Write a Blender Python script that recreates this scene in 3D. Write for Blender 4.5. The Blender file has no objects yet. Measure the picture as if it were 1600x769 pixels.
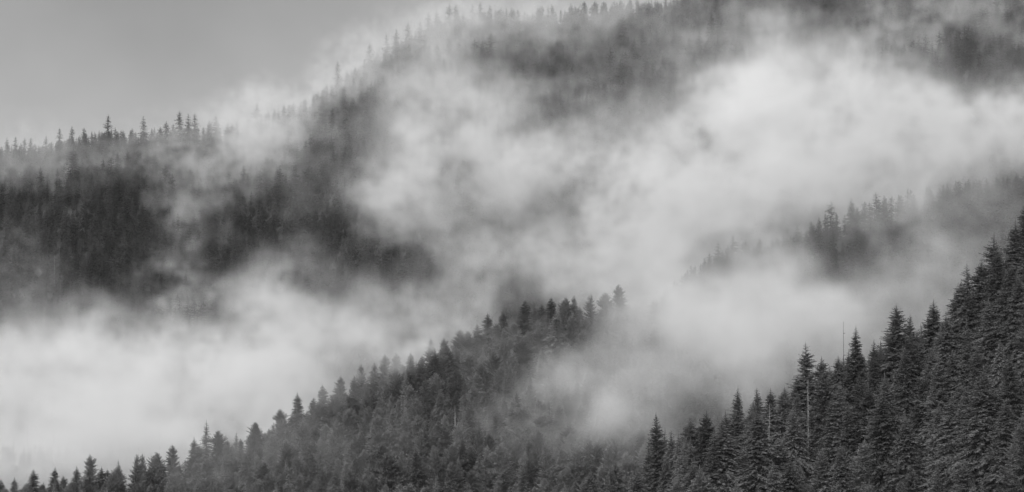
import bpy, math, random
import numpy as np
from mathutils import Vector, Matrix

# ------------------------------------------------------------------ camera, sky, sun, exposure
scene = bpy.context.scene
F_PX = 800 / math.tan(math.radians(10))          # focal length in photo pixels (1600 wide, 20 degree lens)
PITCH = 4.0
cam_data = bpy.data.cameras.new("camera")
cam_data.sensor_fit = 'HORIZONTAL'
cam_data.angle = math.radians(20)
cam_data.clip_start = 1.0
cam_data.clip_end = 60000
cam = bpy.data.objects.new("camera", cam_data)
scene.collection.objects.link(cam)
cam.location = (0, 0, 0)
cam.rotation_euler = (math.radians(90 + PITCH), 0, 0)
scene.camera = cam

SUN_EL, SUN_ROT = math.radians(40), math.radians(205)
world = bpy.data.worlds.new("World")
scene.world = world
world.use_nodes = True
wn, wl = world.node_tree.nodes, world.node_tree.links
wn.clear()
w_out = wn.new('ShaderNodeOutputWorld')
w_bg = wn.new('ShaderNodeBackground')
w_sky = wn.new('ShaderNodeTexSky')
w_sky.sky_type = 'NISHITA'
w_sky.sun_disc = False
w_sky.sun_elevation = SUN_EL
w_sky.sun_rotation = SUN_ROT
w_sky.altitude = 0
w_sky.air_density = 1.0
w_sky.dust_density = 4.0
w_bw = wn.new('ShaderNodeRGBToBW')                # the photograph is black and white: a grey overcast sky
w_co = wn.new('ShaderNodeTexCoord')
w_no = wn.new('ShaderNodeTexNoise')               # soft cloud structure, all over the dome
w_no.inputs['Scale'].default_value = 14.0
w_no.inputs['Detail'].default_value = 3.0
w_no.inputs['Roughness'].default_value = 0.45
w_mr = wn.new('ShaderNodeMapRange')
w_mr.inputs['From Min'].default_value = 0.25
w_mr.inputs['From Max'].default_value = 0.75
w_mr.inputs['To Min'].default_value = 0.86
w_mr.inputs['To Max'].default_value = 1.14
w_mul = wn.new('ShaderNodeMath'); w_mul.operation = 'MULTIPLY'
w_sep = wn.new('ShaderNodeSeparateXYZ')
w_ov = wn.new('ShaderNodeMapRange')               # an overcast dome is up to three times brighter overhead
w_ov.inputs['From Min'].default_value = 0.0
w_ov.inputs['From Max'].default_value = 1.0
w_ov.inputs['To Min'].default_value = 0.84
w_ov.inputs['To Max'].default_value = 2.4
w_hz = wn.new('ShaderNodeMapRange'); w_hz.interpolation_type = 'SMOOTHSTEP'   # paler sky low down, over the hazy horizon
w_hz.inputs['From Min'].default_value = 0.075
w_hz.inputs['From Max'].default_value = 0.178
w_hz.inputs['To Min'].default_value = 0.62
w_hz.inputs['To Max'].default_value = 0.0
w_add = wn.new('ShaderNodeMath'); w_add.operation = 'ADD'
w_mul2 = wn.new('ShaderNodeMath'); w_mul2.operation = 'MULTIPLY'
wl.new(w_sky.outputs['Color'], w_bw.inputs['Color'])
wl.new(w_co.outputs['Generated'], w_no.inputs['Vector'])
wl.new(w_co.outputs['Generated'], w_sep.inputs['Vector'])
wl.new(w_sep.outputs['Z'], w_ov.inputs['Value'])
wl.new(w_no.outputs['Fac'], w_mr.inputs['Value'])
wl.new(w_bw.outputs['Val'], w_mul.inputs[0]); wl.new(w_mr.outputs['Result'], w_mul.inputs[1])
wl.new(w_mul.outputs[0], w_mul2.inputs[0]); wl.new(w_sep.outputs['Z'], w_hz.inputs['Value']); wl.new(w_ov.outputs['Result'], w_add.inputs[0]); wl.new(w_hz.outputs['Result'], w_add.inputs[1])
wl.new(w_add.outputs[0], w_mul2.inputs[1])
wl.new(w_mul2.outputs[0], w_bg.inputs['Color'])
w_bg.inputs['Strength'].default_value = 0.099
wl.new(w_bg.outputs['Background'], w_out.inputs['Surface'])

sun_data = bpy.data.lights.new("sun", 'SUN')
sun_data.energy = 2.3
sun_data.angle = math.radians(25)
sun_data.color = (1, 1, 1)
sun = bpy.data.objects.new("sun", sun_data)
scene.collection.objects.link(sun)
sdir = Vector((math.sin(SUN_ROT) * math.cos(SUN_EL), math.cos(SUN_ROT) * math.cos(SUN_EL), math.sin(SUN_EL)))
sun.rotation_euler = sdir.to_track_quat('Z', 'Y').to_euler()
sun.location = sdir * 3000

scene.view_settings.view_transform = 'Standard'
scene.view_settings.look = 'None'
scene.view_settings.exposure = 0.0
scene.view_settings.gamma = 1.0
scene.view_settings.use_curve_mapping = False
cy = scene.cycles
cy.max_bounces = 6
cy.diffuse_bounces = 2
cy.glossy_bounces = 0
cy.transmission_bounces = 0
cy.transparent_max_bounces = 8
cy.volume_bounces = 4
cy.volume_step_rate = 2.0
cy.volume_max_steps = 256
cy.use_denoising = True
cy.use_adaptive_sampling = True
cy.adaptive_threshold = 0.006
cy.filter_width = 1.5
cy.caustics_reflective = False
cy.caustics_refractive = False

rng = np.random.default_rng(7)
random.seed(7)

# ------------------------------------------------------------------ from the photograph's pixels to places
def elev(v):                                      # tangent of the elevation of a photo row
    return np.tan(math.radians(PITCH) + np.arctan((384.5 - np.asarray(v, float)) / F_PX))
def azim(u):                                      # x / y of a photo column
    return (np.asarray(u, float) - 800) / F_PX / math.cos(math.radians(PITCH))

# ------------------------------------------------------------------ terrain
FLOOR = -70.0
def crest(tops, y, drop):
    u = np.array([p[0] for p in tops], float); v = np.array([p[1] for p in tops], float)
    return azim(u), elev(v) * y - drop
YA, YB, YC, YD = 900.0, 1500.0, 2700.0, 1800.0
HILLS = {
 'A': (YA, 0.62, 0.55) + crest([(300, 1200), (700, 900), (850, 790), (950, 735), (1040, 690), (1150, 640), (1260, 572), (1330, 545), (1400, 510), (1450, 495), (1510, 440), (1580, 365), (1640, 300), (1800, 150), (2100, 0)], YA, 24),
 'B': (YB, 0.60, 0.60) + crest([(-500, 900), (-200, 830), (0, 772), (140, 752), (280, 722), (340, 690), (440, 645), (520, 618), (620, 572), (740, 532), (790, 508), (850, 490), (950, 482), (1010, 488), (1060, 505), (1110, 560), (1200, 640), (1500, 800)], YB, 17),
 'C': (YC, 0.60, 0.30) + crest([(-700, 330), (-300, 280), (0, 240), (160, 214), (280, 204), (360, 200), (480, 160), (560, 110), (640, 65), (700, 35), (760, 20), (850, 12), (900, 8), (1050, 4), (1120, -40), (1400, -120), (1800, -200), (2400, -220)], YC, 13),
 'D': (YD, 0.62, 0.60) + crest([(800, 700), (950, 560), (1060, 440), (1130, 395), (1240, 378), (1300, 340), (1400, 315), (1500, 295), (1600, 285), (1900, 250), (2300, 240)], YD, 11),
}
def wob(x, y):
    return (3.0 * np.sin(x * .021 + 1.3) * np.cos(y * .017) + 1.6 * np.sin(x * .07 + y * .05) + 1.1 * np.cos(x * .11 - y * .083 + 2))
def hill(k, x, y):
    yc, sf, sb, t, z = HILLS[k]
    az = x / np.maximum(y, 1.0)
    yc = yc * (1 + 0.012 * np.sin(az * 60 + 1))
    zc = np.interp(az, t, z)
    d = y - yc
    d = np.where(np.abs(d) < 8, d * d / 16 * np.sign(d) + np.sign(d) * 0, d - 4 * np.sign(d))
    return zc - np.where(d < 0, -d * sf, d * sb)
def ground_z(x, y):
    x = np.asarray(x, float); y = np.asarray(y, float)
    z = np.full(np.broadcast(x, y).shape, FLOOR) + 0.4 * wob(x, y)
    for k in HILLS:
        z = np.maximum(z, np.where(y > 250, hill(k, x, y) + 0.6 * wob(x, y), -999))
    r2 = x * x + y * y
    return np.maximum(z, FLOOR + 68 * np.exp(-r2 / 130 ** 2))

def new_mesh(name, verts, tris=None, quads=None, smooth=False):
    me = bpy.data.meshes.new(name)
    nt = 0 if tris is None else len(tris); nq = 0 if quads is None else len(quads)
    me.vertices.add(len(verts)); me.vertices.foreach_set('co', np.asarray(verts, np.float32).ravel())
    idx = np.concatenate([a.ravel() for a in ([np.asarray(tris)] if nt else []) + ([np.asarray(quads)] if nq else [])]).astype(np.int32)
    me.loops.add(len(idx)); me.loops.foreach_set('vertex_index', idx)
    me.polygons.add(nt + nq)
    st = np.concatenate([np.arange(nt) * 3, nt * 3 + np.arange(nq) * 4]).astype(np.int32)
    me.polygons.foreach_set('loop_start', st)
    if smooth: me.polygons.foreach_set('use_smooth', np.ones(nt + nq, bool))
    me.update(calc_edges=True)
    return me

# ------------------------------------------------------------------ materials
def mat(name):
    m = bpy.data.materials.new(name); m.use_nodes = True
    n = m.node_tree.nodes; n.clear()
    return m, n, m.node_tree.links
def foliage_material(name, lo, hi):
    m, n, l = mat(name)
    out = n.new('ShaderNodeOutputMaterial'); bs = n.new('ShaderNodeBsdfDiffuse')
    oi = n.new('ShaderNodeObjectInfo'); geo = n.new('ShaderNodeNewGeometry')
    no = n.new('ShaderNodeTexNoise'); no.inputs['Scale'].default_value = 0.35; no.inputs['Detail'].default_value = 2
    l.new(geo.outputs['Position'], no.inputs['Vector'])
    a = n.new('ShaderNodeMath'); a.operation = 'MULTIPLY_ADD'
    l.new(oi.outputs['Random'], a.inputs[0]); a.inputs[1].default_value = 0.85
    b = n.new('ShaderNodeMath'); b.operation = 'MULTIPLY_ADD'
    l.new(no.outputs['Fac'], b.inputs[0]); b.inputs[1].default_value = 0.6; b.inputs[2].default_value = -0.15
    l.new(b.outputs[0], a.inputs[2])
    mr = n.new('ShaderNodeMapRange'); mr.inputs['To Min'].default_value = lo; mr.inputs['To Max'].default_value = hi
    l.new(a.outputs[0], mr.inputs['Value'])
    l.new(mr.outputs['Result'], bs.inputs['Color'])
    tr = n.new('ShaderNodeBsdfTranslucent'); l.new(mr.outputs['Result'], tr.inputs['Color'])
    mx = n.new('ShaderNodeMixShader'); mx.inputs[0].default_value = 0.35
    l.new(bs.outputs[0], mx.inputs[1]); l.new(tr.outputs[0], mx.inputs[2])
    l.new(mx.outputs[0], out.inputs['Surface'])
    return m
def plain_material(name, lo, hi, scale):
    m, n, l = mat(name)
    out = n.new('ShaderNodeOutputMaterial'); bs = n.new('ShaderNodeBsdfDiffuse')
    geo = n.new('ShaderNodeNewGeometry')
    no = n.new('ShaderNodeTexNoise'); no.inputs['Scale'].default_value = scale; no.inputs['Detail'].default_value = 6
    mr = n.new('ShaderNodeMapRange'); mr.inputs['From Min'].default_value = .3; mr.inputs['From Max'].default_value = .7
    mr.inputs['To Min'].default_value = lo; mr.inputs['To Max'].default_value = hi
    l.new(geo.outputs['Position'], no.inputs['Vector']); l.new(no.outputs['Fac'], mr.inputs['Value'])
    l.new(mr.outputs['Result'], bs.inputs['Color']); l.new(bs.outputs[0], out.inputs['Surface'])
    return m
M_DARK = foliage_material('dark_needles', 0.08, 0.21)
M_MID = foliage_material('grey_needles', 0.09, 0.31)
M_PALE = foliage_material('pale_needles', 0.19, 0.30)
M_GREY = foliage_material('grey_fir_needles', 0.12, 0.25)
M_FAR = foliage_material('spruce_needles', 0.015, 0.105)  # darker copy of the needle material, for the trees farther back
M_BARK = plain_material('bark', 0.05, 0.11, 2.0)
M_DEAD = plain_material('weathered_dead_wood', 0.18, 0.30, 1.0)
M_GROUND = plain_material('forest_floor', 0.025, 0.055, 0.15)

# ------------------------------------------------------------------ the ground: one sheet
def build_ground():
    ts = np.linspace(-0.62, 0.62, 330)
    ys = np.concatenate([np.linspace(-400, 240, 26), np.linspace(260, 3200, 500), np.geomspace(3250, 40000, 26)])
    T, Y = np.meshgrid(ts, ys)
    X = T * np.maximum(Y, 500)
    Z = ground_z(X, Y)
    V = np.stack([X, Y, Z], -1).reshape(-1, 3)
    nx = len(ts); i, j = np.meshgrid(np.arange(nx - 1), np.arange(len(ys) - 1))
    a = (j * nx + i).ravel()
    me = new_mesh('forest_floor', V, quads=np.stack([a, a + 1, a + nx + 1, a + nx], 1), smooth=True)
    me.materials.append(M_GROUND)
    o = bpy.data.objects.new('ground', me); scene.collection.objects.link(o)
    o['kind'] = 'structure'
    o['label'] = 'forested mountain slopes and valley floor under the trees'
build_ground()

# ------------------------------------------------------------------ tree shapes
def trunk_mesh(name, H, r0, seed, lean=0.0, sides=6, material=M_BARK, top=1.0, stubs=0):
    r = np.random.default_rng(seed)
    n = 9
    zs = np.linspace(-1.5, H * top, n)
    cx = np.cumsum(r.normal(0, .05, n)) * H / 30 + lean * zs; cyy = np.cumsum(r.normal(0, .05, n)) * H / 30
    V = []
    for k in range(n):
        rad = r0 * (1 - 0.93 * (zs[k] / H if zs[k] > 0 else 0)) + 0.02
        for s in range(sides):
            a = 2 * math.pi * s / sides
            V.append((cx[k] + rad * math.cos(a), cyy[k] + rad * math.sin(a), zs[k]))
    Q = [(k * sides + s, k * sides + (s + 1) % sides, (k + 1) * sides + (s + 1) % sides, (k + 1) * sides + s) for k in range(n - 1) for s in range(sides)]
    T = []
    for q in range(stubs):                         # bare broken limbs
        z = H * r.uniform(.25, .93); a = r.uniform(0, 6.283); L = (1 - z / H) * H * .13 + .5; L *= r.uniform(.4, 1)
        x0, y0 = np.interp(z, zs, cx), np.interp(z, zs, cyy); b = len(V); w = .07
        V += [(x0, y0, z - w), (x0, y0, z + w), (x0 + w * math.sin(a), y0 - w * math.cos(a), z), (x0 + L * math.cos(a), y0 + L * math.sin(a), z + r.uniform(-.3, .25) * L)]
        T += [(b, b + 1, b + 3), (b + 1, b + 2, b + 3), (b + 2, b, b + 3)]
    me = new_mesh(name, V, np.array(T, int) if T else None, Q, smooth=False)
    me.materials.append(material)
    return me, (zs, cx, cyy)

def crown_mesh(name, H, R, axis, seed, base=0.12, step=0.42, per=5, power=0.85, up_top=35, up_low=-18, twig=0.8,
               ragged=0.3, tuft=0.0, material=M_DARK, gap=0.0, curve=0.25, dens=8.0, thick=0.14):
    """Branch whorls, each a drooping limb with side twigs of needles (small faces through the crown's volume)."""
    r = np.random.default_rng(seed)
    zs, cx, cyy = axis
    tris = []
    z = H * base
    side_bias = r.uniform(0, 6.283)
    while z < H * 0.992:
        f = min(.999, max(0.0, (z / H - base) / (1 - base)))
        nb = max(2, int(round(per * (1 - .35 * f) + r.uniform(-1, 1))))
        a0 = r.uniform(0, 6.283)
        prof = min(1.0, (1 - f) ** power * 1.0) * min(1.0, .55 + f * 2.2)
        lump = 1 + 0.16 * math.sin(z * .9 + seed) + 0.12 * math.sin(z * 2.1 + seed * 2)
        for b in range(nb):
            if r.random() < gap: continue
            az = a0 + 6.283 * b / nb + r.uniform(-.4, .4)
            L = R * prof * lump * r.uniform(1 - ragged, 1 + ragged * .6) * (1 + .15 * math.cos(az - side_bias)) + 0.18
            el = math.radians(up_low + (up_top - up_low) * f ** 1.2 + r.uniform(-14, 14))
            bz = z + r.uniform(-.9, .9) * step
            o = np.array([np.interp(bz, zs, cx), np.interp(bz, zs, cyy), bz])
            d = np.array([math.cos(az) * math.cos(el), math.sin(az) * math.cos(el), math.sin(el)])
            side = np.array([-math.sin(az), math.cos(az), 0.0])
            n = max(3, int(L * dens))
            s = (np.arange(n) + r.uniform(0, 1, n)) / n
            if tuft > 0: s = s ** (1 - tuft * .6) 
            s = np.concatenate([s, [1.0]])
            sag = -curve * L * s ** 2 + (0.10 * L * s ** 3 if curve > 0 else 0)
            P = o + d * (L * s)[:, None]; P[:, 2] += sag
            sg = np.where(np.arange(len(s)) % 2 == 0, 1, -1) * 1.0; sg[-1] = 0
            tipf = min(1.0, .28 + (1 - f) * 5)
            tl = tipf * (0.42 * L * (1 - s) ** .7 + 0.45 + .25 * L ** .5 * (.3 + tuft)) * r.uniform(.6, 1.2, len(s)) * twig * .8
            ang = r.uniform(.5, 1.05, len(s)) * sg
            D = d * np.cos(ang)[:, None] + side * np.sin(ang)[:, None]
            D[:, 2] += r.uniform(-.65, .3, len(s)) + tuft * r.uniform(-.1, .9, len(s))
            D /= np.linalg.norm(D, axis=1)[:, None]
            W = np.cross(D, np.array([0, 0, 1.0]) + r.normal(0, .55, (len(s), 3)))
            W /= np.linalg.norm(W, axis=1)[:, None] + 1e-9
            w = thick * r.uniform(.6, 1.25, len(s))[:, None] * (0.5 + .5 * min(1, L / 2)) * tipf ** .5
            A = P - D * tl[:, None] * .12
            tris.append(np.stack([A + W * w, A - W * w, P + D * tl[:, None]], 1))
        z += step * r.uniform(.75, 1.25) * (1 - .45 * f)
    # leader
    tip = np.array([np.interp(H, zs, cx), np.interp(H, zs, cyy), H + .5])
    for k in range(6):
        a = r.uniform(0, 6.283); q = tip - np.array([0, 0, .25 * k])
        tris.append(np.array([[q + [.10 * math.cos(a), .10 * math.sin(a), -.5], q - [.10 * math.cos(a), .10 * math.sin(a), .5], q + [0, 0, .5]]]))
    T = np.concatenate(tris)
    me = new_mesh(name, T.reshape(-1, 3), tris=np.arange(len(T) * 3).reshape(-1, 3))
    me.materials.append(material)
    return me

VAR = {}
def variant(key, H, R, seed, trunk=None, **kw):
    tk = dict(r0=0.011 * H + .05, seed=seed); tk.update(trunk or {})
    tm, ax = trunk_mesh('trunk_' + key, H, **tk)
    VAR[key] = (tm, crown_mesh('crown_' + key, H, R, ax, seed + 100, **kw), H)
# tall firs of the near slope, all modelled at their own height in metres
variant('fir_broad', 32, 8.0, 1, step=.40, per=9, power=.78, up_top=25, ragged=.3)
variant('fir_spiky', 34, 8.2, 2, step=.50, per=9, power=.76, ragged=.40, gap=.08, up_top=25, curve=.12)
variant('fir_narrow', 30, 6.2, 3, step=.36, per=9, power=.85, ragged=.3, base=.06, up_top=25)
variant('fir_full', 34, 8.4, 4, step=.38, per=10, power=.72, ragged=.28, up_top=22)
variant('fir_ragged', 33, 7.4, 5, step=.50, per=8, ragged=.5, gap=.12, power=.74, up_top=30)
variant('fir_round_top', 28, 6.4, 6, step=.38, per=9, power=.66, ragged=.35, up_top=35, tuft=.3)
variant('fir_double', 32, 7.8, 7, step=.40, per=10, power=.66, ragged=.42, gap=.08, up_top=30)
variant('fir_column', 28, 4.4, 8, step=.36, per=8, power=.66, ragged=.42, up_top=35, tuft=.3)
variant('fir_sparse', 31, 7.0, 9, step=.95, per=5, ragged=.5, gap=.42, dens=2.6, trunk=dict(material=M_DEAD, r0=.36, stubs=110), base=.12, curve=.10, power=.8, material=M_MID)
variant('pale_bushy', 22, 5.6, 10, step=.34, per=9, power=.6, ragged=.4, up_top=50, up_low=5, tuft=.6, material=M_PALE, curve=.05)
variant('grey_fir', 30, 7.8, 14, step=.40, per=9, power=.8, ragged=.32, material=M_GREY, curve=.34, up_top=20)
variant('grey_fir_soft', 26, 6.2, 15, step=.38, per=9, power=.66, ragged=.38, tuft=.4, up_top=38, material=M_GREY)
# smaller pines of the middle ridge
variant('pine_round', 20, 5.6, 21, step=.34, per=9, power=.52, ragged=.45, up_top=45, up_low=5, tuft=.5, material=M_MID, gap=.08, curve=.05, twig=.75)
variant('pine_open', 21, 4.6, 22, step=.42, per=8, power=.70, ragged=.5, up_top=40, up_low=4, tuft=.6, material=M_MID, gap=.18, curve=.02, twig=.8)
variant('pine_conic', 22, 5.6, 23, step=.36, per=9, power=.82, ragged=.34, up_top=32, tuft=.3, material=M_MID, twig=.85)
variant('pine_dark', 21, 5.4, 24, step=.34, per=9, power=.75, ragged=.34, up_top=30, tuft=.3, material=M_DARK, twig=.85)
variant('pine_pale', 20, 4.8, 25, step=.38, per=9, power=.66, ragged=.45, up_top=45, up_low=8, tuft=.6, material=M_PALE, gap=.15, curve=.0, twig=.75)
variant('pine_spiky', 23, 5.2, 26, step=.5, per=8, power=.88, ragged=.38, up_top=20, material=M_MID, gap=.10, twig=.9)
# far ones: fewer, larger needle sprays
for i, (H, R, pw, m) in enumerate([(26, 6.2, .75, M_FAR), (28, 6.6, .7, M_FAR), (24, 5.0, .6, M_FAR), (27, 6.6, .6, M_FAR), (22, 5.8, .5, M_FAR)]):
    variant('spruce_%d' % i, H, R, 40 + i, step=.8, per=6, power=pw, ragged=.45, dens=1.8, thick=.5, material=m, gap=.05, up_top=25)
# the bare broken pole on the skyline
pm, _ = trunk_mesh('bare_pole', 20, .16, 61, lean=.012, material=M_BARK, stubs=8)
snag_m, _ = trunk_mesh('pale_snag', 18, .30, 62, lean=.0, material=M_DEAD, stubs=14, top=.95)

def place_tree(name, key, x, y, H, label, group=None, rz=None, wide=1.0, sink=0.3):
    tm, cm, H0 = VAR[key]
    root = bpy.data.objects.new(name, None); root.empty_display_size = 2
    scene.collection.objects.link(root)
    root.location = (x, y, float(ground_z(x, y)) - sink)
    s = H / H0
    root.scale = (s * wide, s * wide, s)
    root.rotation_euler = (random.gauss(0, .025), random.gauss(0, .025), random.uniform(0, 6.283) if rz is None else rz)
    root['label'] = label; root['category'] = 'tree'
    if group: root['group'] = group
    for nm, me in (('trunk', tm), ('crown', cm)):
        o = bpy.data.objects.new(nm, me); scene.collection.objects.link(o); o.parent = root
    return root

def stand_at(k, u, vtop, H):
    """The place on hill k where a tree of height H reaches the photo row vtop in column u."""
    yc = HILLS[k][0]
    ys = np.linspace(yc - 320, yc + 12, 400)
    xs = azim(u) * ys
    g = ground_z(xs, ys) + H - elev(vtop) * ys
    i = np.where(g >= 0)[0]
    if len(i): j = i[0]; return float(xs[j]), float(ys[j]), H
    j = int(np.argmax(g)); return float(xs[j]), float(ys[j]), H - float(g[j])

def visible_top(x, y, H):                          # photo pixel of a tree's tip
    z = ground_z(x, y) + H
    e = np.arctan(z / y) - math.radians(PITCH)
    return 800 + x / y * F_PX * math.cos(math.radians(PITCH)), 384.5 - np.tan(e) * F_PX

TREES = []                                         # (hill, x, y) of the hand-placed ones, so that the fill keeps clear
def hand(k, name, key, u, v, H, label, group=None, wide=1.0):
    x, y, H = stand_at(k, u, v, H)
    TREES.append((x, y, 2.6 * wide)); place_tree(name, key, x, y, H, label, group, wide=wide)

# ---- near slope, right: the trees one can point at
NEAR = [
 ('fir_spiky', 1258, 538, 34, 'spiky dark fir with a pointed open top, on the skyline above a pale bare trunk'),
 ('fir_narrow', 1334, 513, 36, 'dark fir with a slim pointed top, just beside the bare leaning pole'),
 ('fir_narrow', 1150, 605, 27, 'slim dark column-shaped fir on the lower skyline of the near slope'),
 ('fir_column', 1027, 648, 24, 'thin very dark ragged fir standing lowest on the near slope, against the mist'),
 ('fir_double', 1403, 477, 35, 'broad fir with a jagged double top, left of the pointed fir on the skyline'),
 ('fir_full', 1452, 471, 36, 'dense pointed dark fir standing between the double-topped fir and the high dark slope'),
 ('fir_ragged', 1513, 414, 34, 'ragged fir with a small knobbed top where the skyline steps up to the right edge'),
 ('fir_broad', 1580, 346, 36, 'tall dark fir with a sharp tip, highest on the skyline near the right edge'),
 ('fir_spiky', 1553, 366, 36, 'tall open-branched fir beside the highest fir, its trunk showing between limbs'),
 ('fir_narrow', 1130, 642, 13, 'small narrow dark young fir beside the slim column-shaped fir'),
 ('fir_round_top', 1100, 644, 22, 'fir with a rounded top, first of a close pair on the lower skyline'),
 ('fir_round_top', 1076, 652, 22, 'blunt fir standing left of the close pair on the lower skyline'),
 ('fir_column', 1048, 672, 20, 'small blunt fir tucked against the thin very dark fir'),
 ('fir_column', 1184, 606, 27, 'round-headed slim fir right of the slim column-shaped fir'),
 ('fir_broad', 1201, 610, 26, 'narrow-tipped fir between the round-headed slim fir and the broad grey one'),
 ('fir_round_top', 1222, 606, 27, 'broad soft-topped fir just left of the spiky fir on the skyline'),
 ('fir_round_top', 1284, 560, 28, 'lower fir in the notch right of the spiky skyline fir'),
 ('fir_full', 1310, 556, 30, 'dense fir at the left foot of the slim-pointed fir'),
 ('fir_column', 1362, 534, 30, 'column-shaped fir in the gap between the slim-pointed fir and the double-topped one'),
 ('fir_ragged', 1388, 498, 30, 'ragged fir leaning out on the left side of the double-topped fir'),
 ('fir_column', 1421, 492, 30, 'round-headed fir on the right shoulder of the double-topped fir'),
 ('fir_full', 1474, 492, 31, 'broad-shouldered fir below the pointed fir, on the step of the skyline'),
 ('fir_full', 1492, 440, 32, 'leafy-looking dark fir with a soft outline on the left side of the skyline step'),
 ('fir_round_top', 1532, 408, 32, 'soft-topped fir in the dip between the knobbed fir and the highest firs'),
 ('fir_broad', 1604, 315, 36, 'dark fir cut by the right edge at the very top of the near slope'),
 ('fir_sparse', 1261, 592, 30, 'half-bare fir with a pale exposed trunk below the spiky skyline fir'),
 ('fir_sparse', 1198, 633, 27, 'thin grey fir with bare pale upper trunk and dead side twigs'),
 ('fir_sparse', 1178, 690, 24, 'half-dead fir with a pale bare trunk near the bottom edge'),
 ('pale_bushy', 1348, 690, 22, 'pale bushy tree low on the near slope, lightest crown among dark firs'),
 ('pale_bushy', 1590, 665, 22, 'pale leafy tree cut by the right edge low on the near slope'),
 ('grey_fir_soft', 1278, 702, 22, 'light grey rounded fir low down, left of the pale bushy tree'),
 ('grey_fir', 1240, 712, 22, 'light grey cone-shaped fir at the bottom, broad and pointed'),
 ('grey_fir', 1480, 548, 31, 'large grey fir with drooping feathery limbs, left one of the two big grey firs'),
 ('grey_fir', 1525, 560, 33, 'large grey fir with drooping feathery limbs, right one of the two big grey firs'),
 ('fir_spiky', 1578, 552, 30, 'grey open fir with upswept limbs close to the right edge'),
 ('grey_fir', 1140, 690, 22, 'grey pointed fir in the lower middle of the near slope, below the slim column fir'),
 ('grey_fir_soft', 1108, 724, 18, 'pale grey small fir near the bottom edge under the close pair'),
 ('fir_full', 1505, 602, 33, 'broad dark fir with tiered limbs below the two big grey firs'),
 ('fir_broad', 1300, 620, 30, 'grey-dark broad fir between the pale-trunked fir and the dark gap'),
 ('fir_spiky', 1345, 585, 30, 'tiered dark fir directly below the slim-pointed skyline fir'),
 ('fir_broad', 1440, 590, 30, 'dark cone-shaped fir right of the dark gap, in the middle of the near slope'),
 ('fir_full', 1415, 545, 31, 'wide dark fir under the double-topped skyline fir'),
 ('fir_broad', 1545, 470, 33, 'big dark fir high on the slope under the highest firs'),
 ('fir_full', 1590, 430, 34, 'big dense dark fir at the right edge below the topmost one'),
]
for key, u, v, H, lab in NEAR:
    hand('A', 'fir_tree' if 'bushy' not in key else 'leafy_tree', key, u, v, H, lab)

# the bare pole and the pale snags
def snag(k, me, H0, u, v, H, label, lean=0.0):
    x, y, H = stand_at(k, u, v, H)
    o = bpy.data.objects.new('dead_tree', me); scene.collection.objects.link(o)
    o.location = (x, y - 3, float(ground_z(x, y - 3)) - .3); o.scale = (1, 1, H / H0); o.rotation_euler = (0, lean, 0.3)
    o['label'] = label; o['category'] = 'dead tree'
    TREES.append((x, y, 1.0))
snag('A', pm, 20, 1315, 500, 31, 'thin bare dead pole rising above the skyline beside the slim-pointed fir')
snag('B', snag_m, 18, 889, 520, 11, 'short pale dead trunk among the dark trees right of the ridge summit')
snag('B', snag_m, 18, 404, 712, 12, 'short pale dead trunk low on the left part of the central ridge')
snag('B', snag_m, 18, 940, 718, 12, 'short pale dead trunk near the bottom edge at the foot of the ridge')
snag('C', snag_m, 18, 87, 392, 34, 'thin pale dead trunk on the dark far slope, upper one of two')
snag('C', snag_m, 18, 96, 438, 14, 'thin pale dead trunk just above the fog, lower one of two')
snag('B', snag_m, 18, 712, 625, 17, 'pale bare dead trunk standing in the middle of the central ridge')

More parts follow.
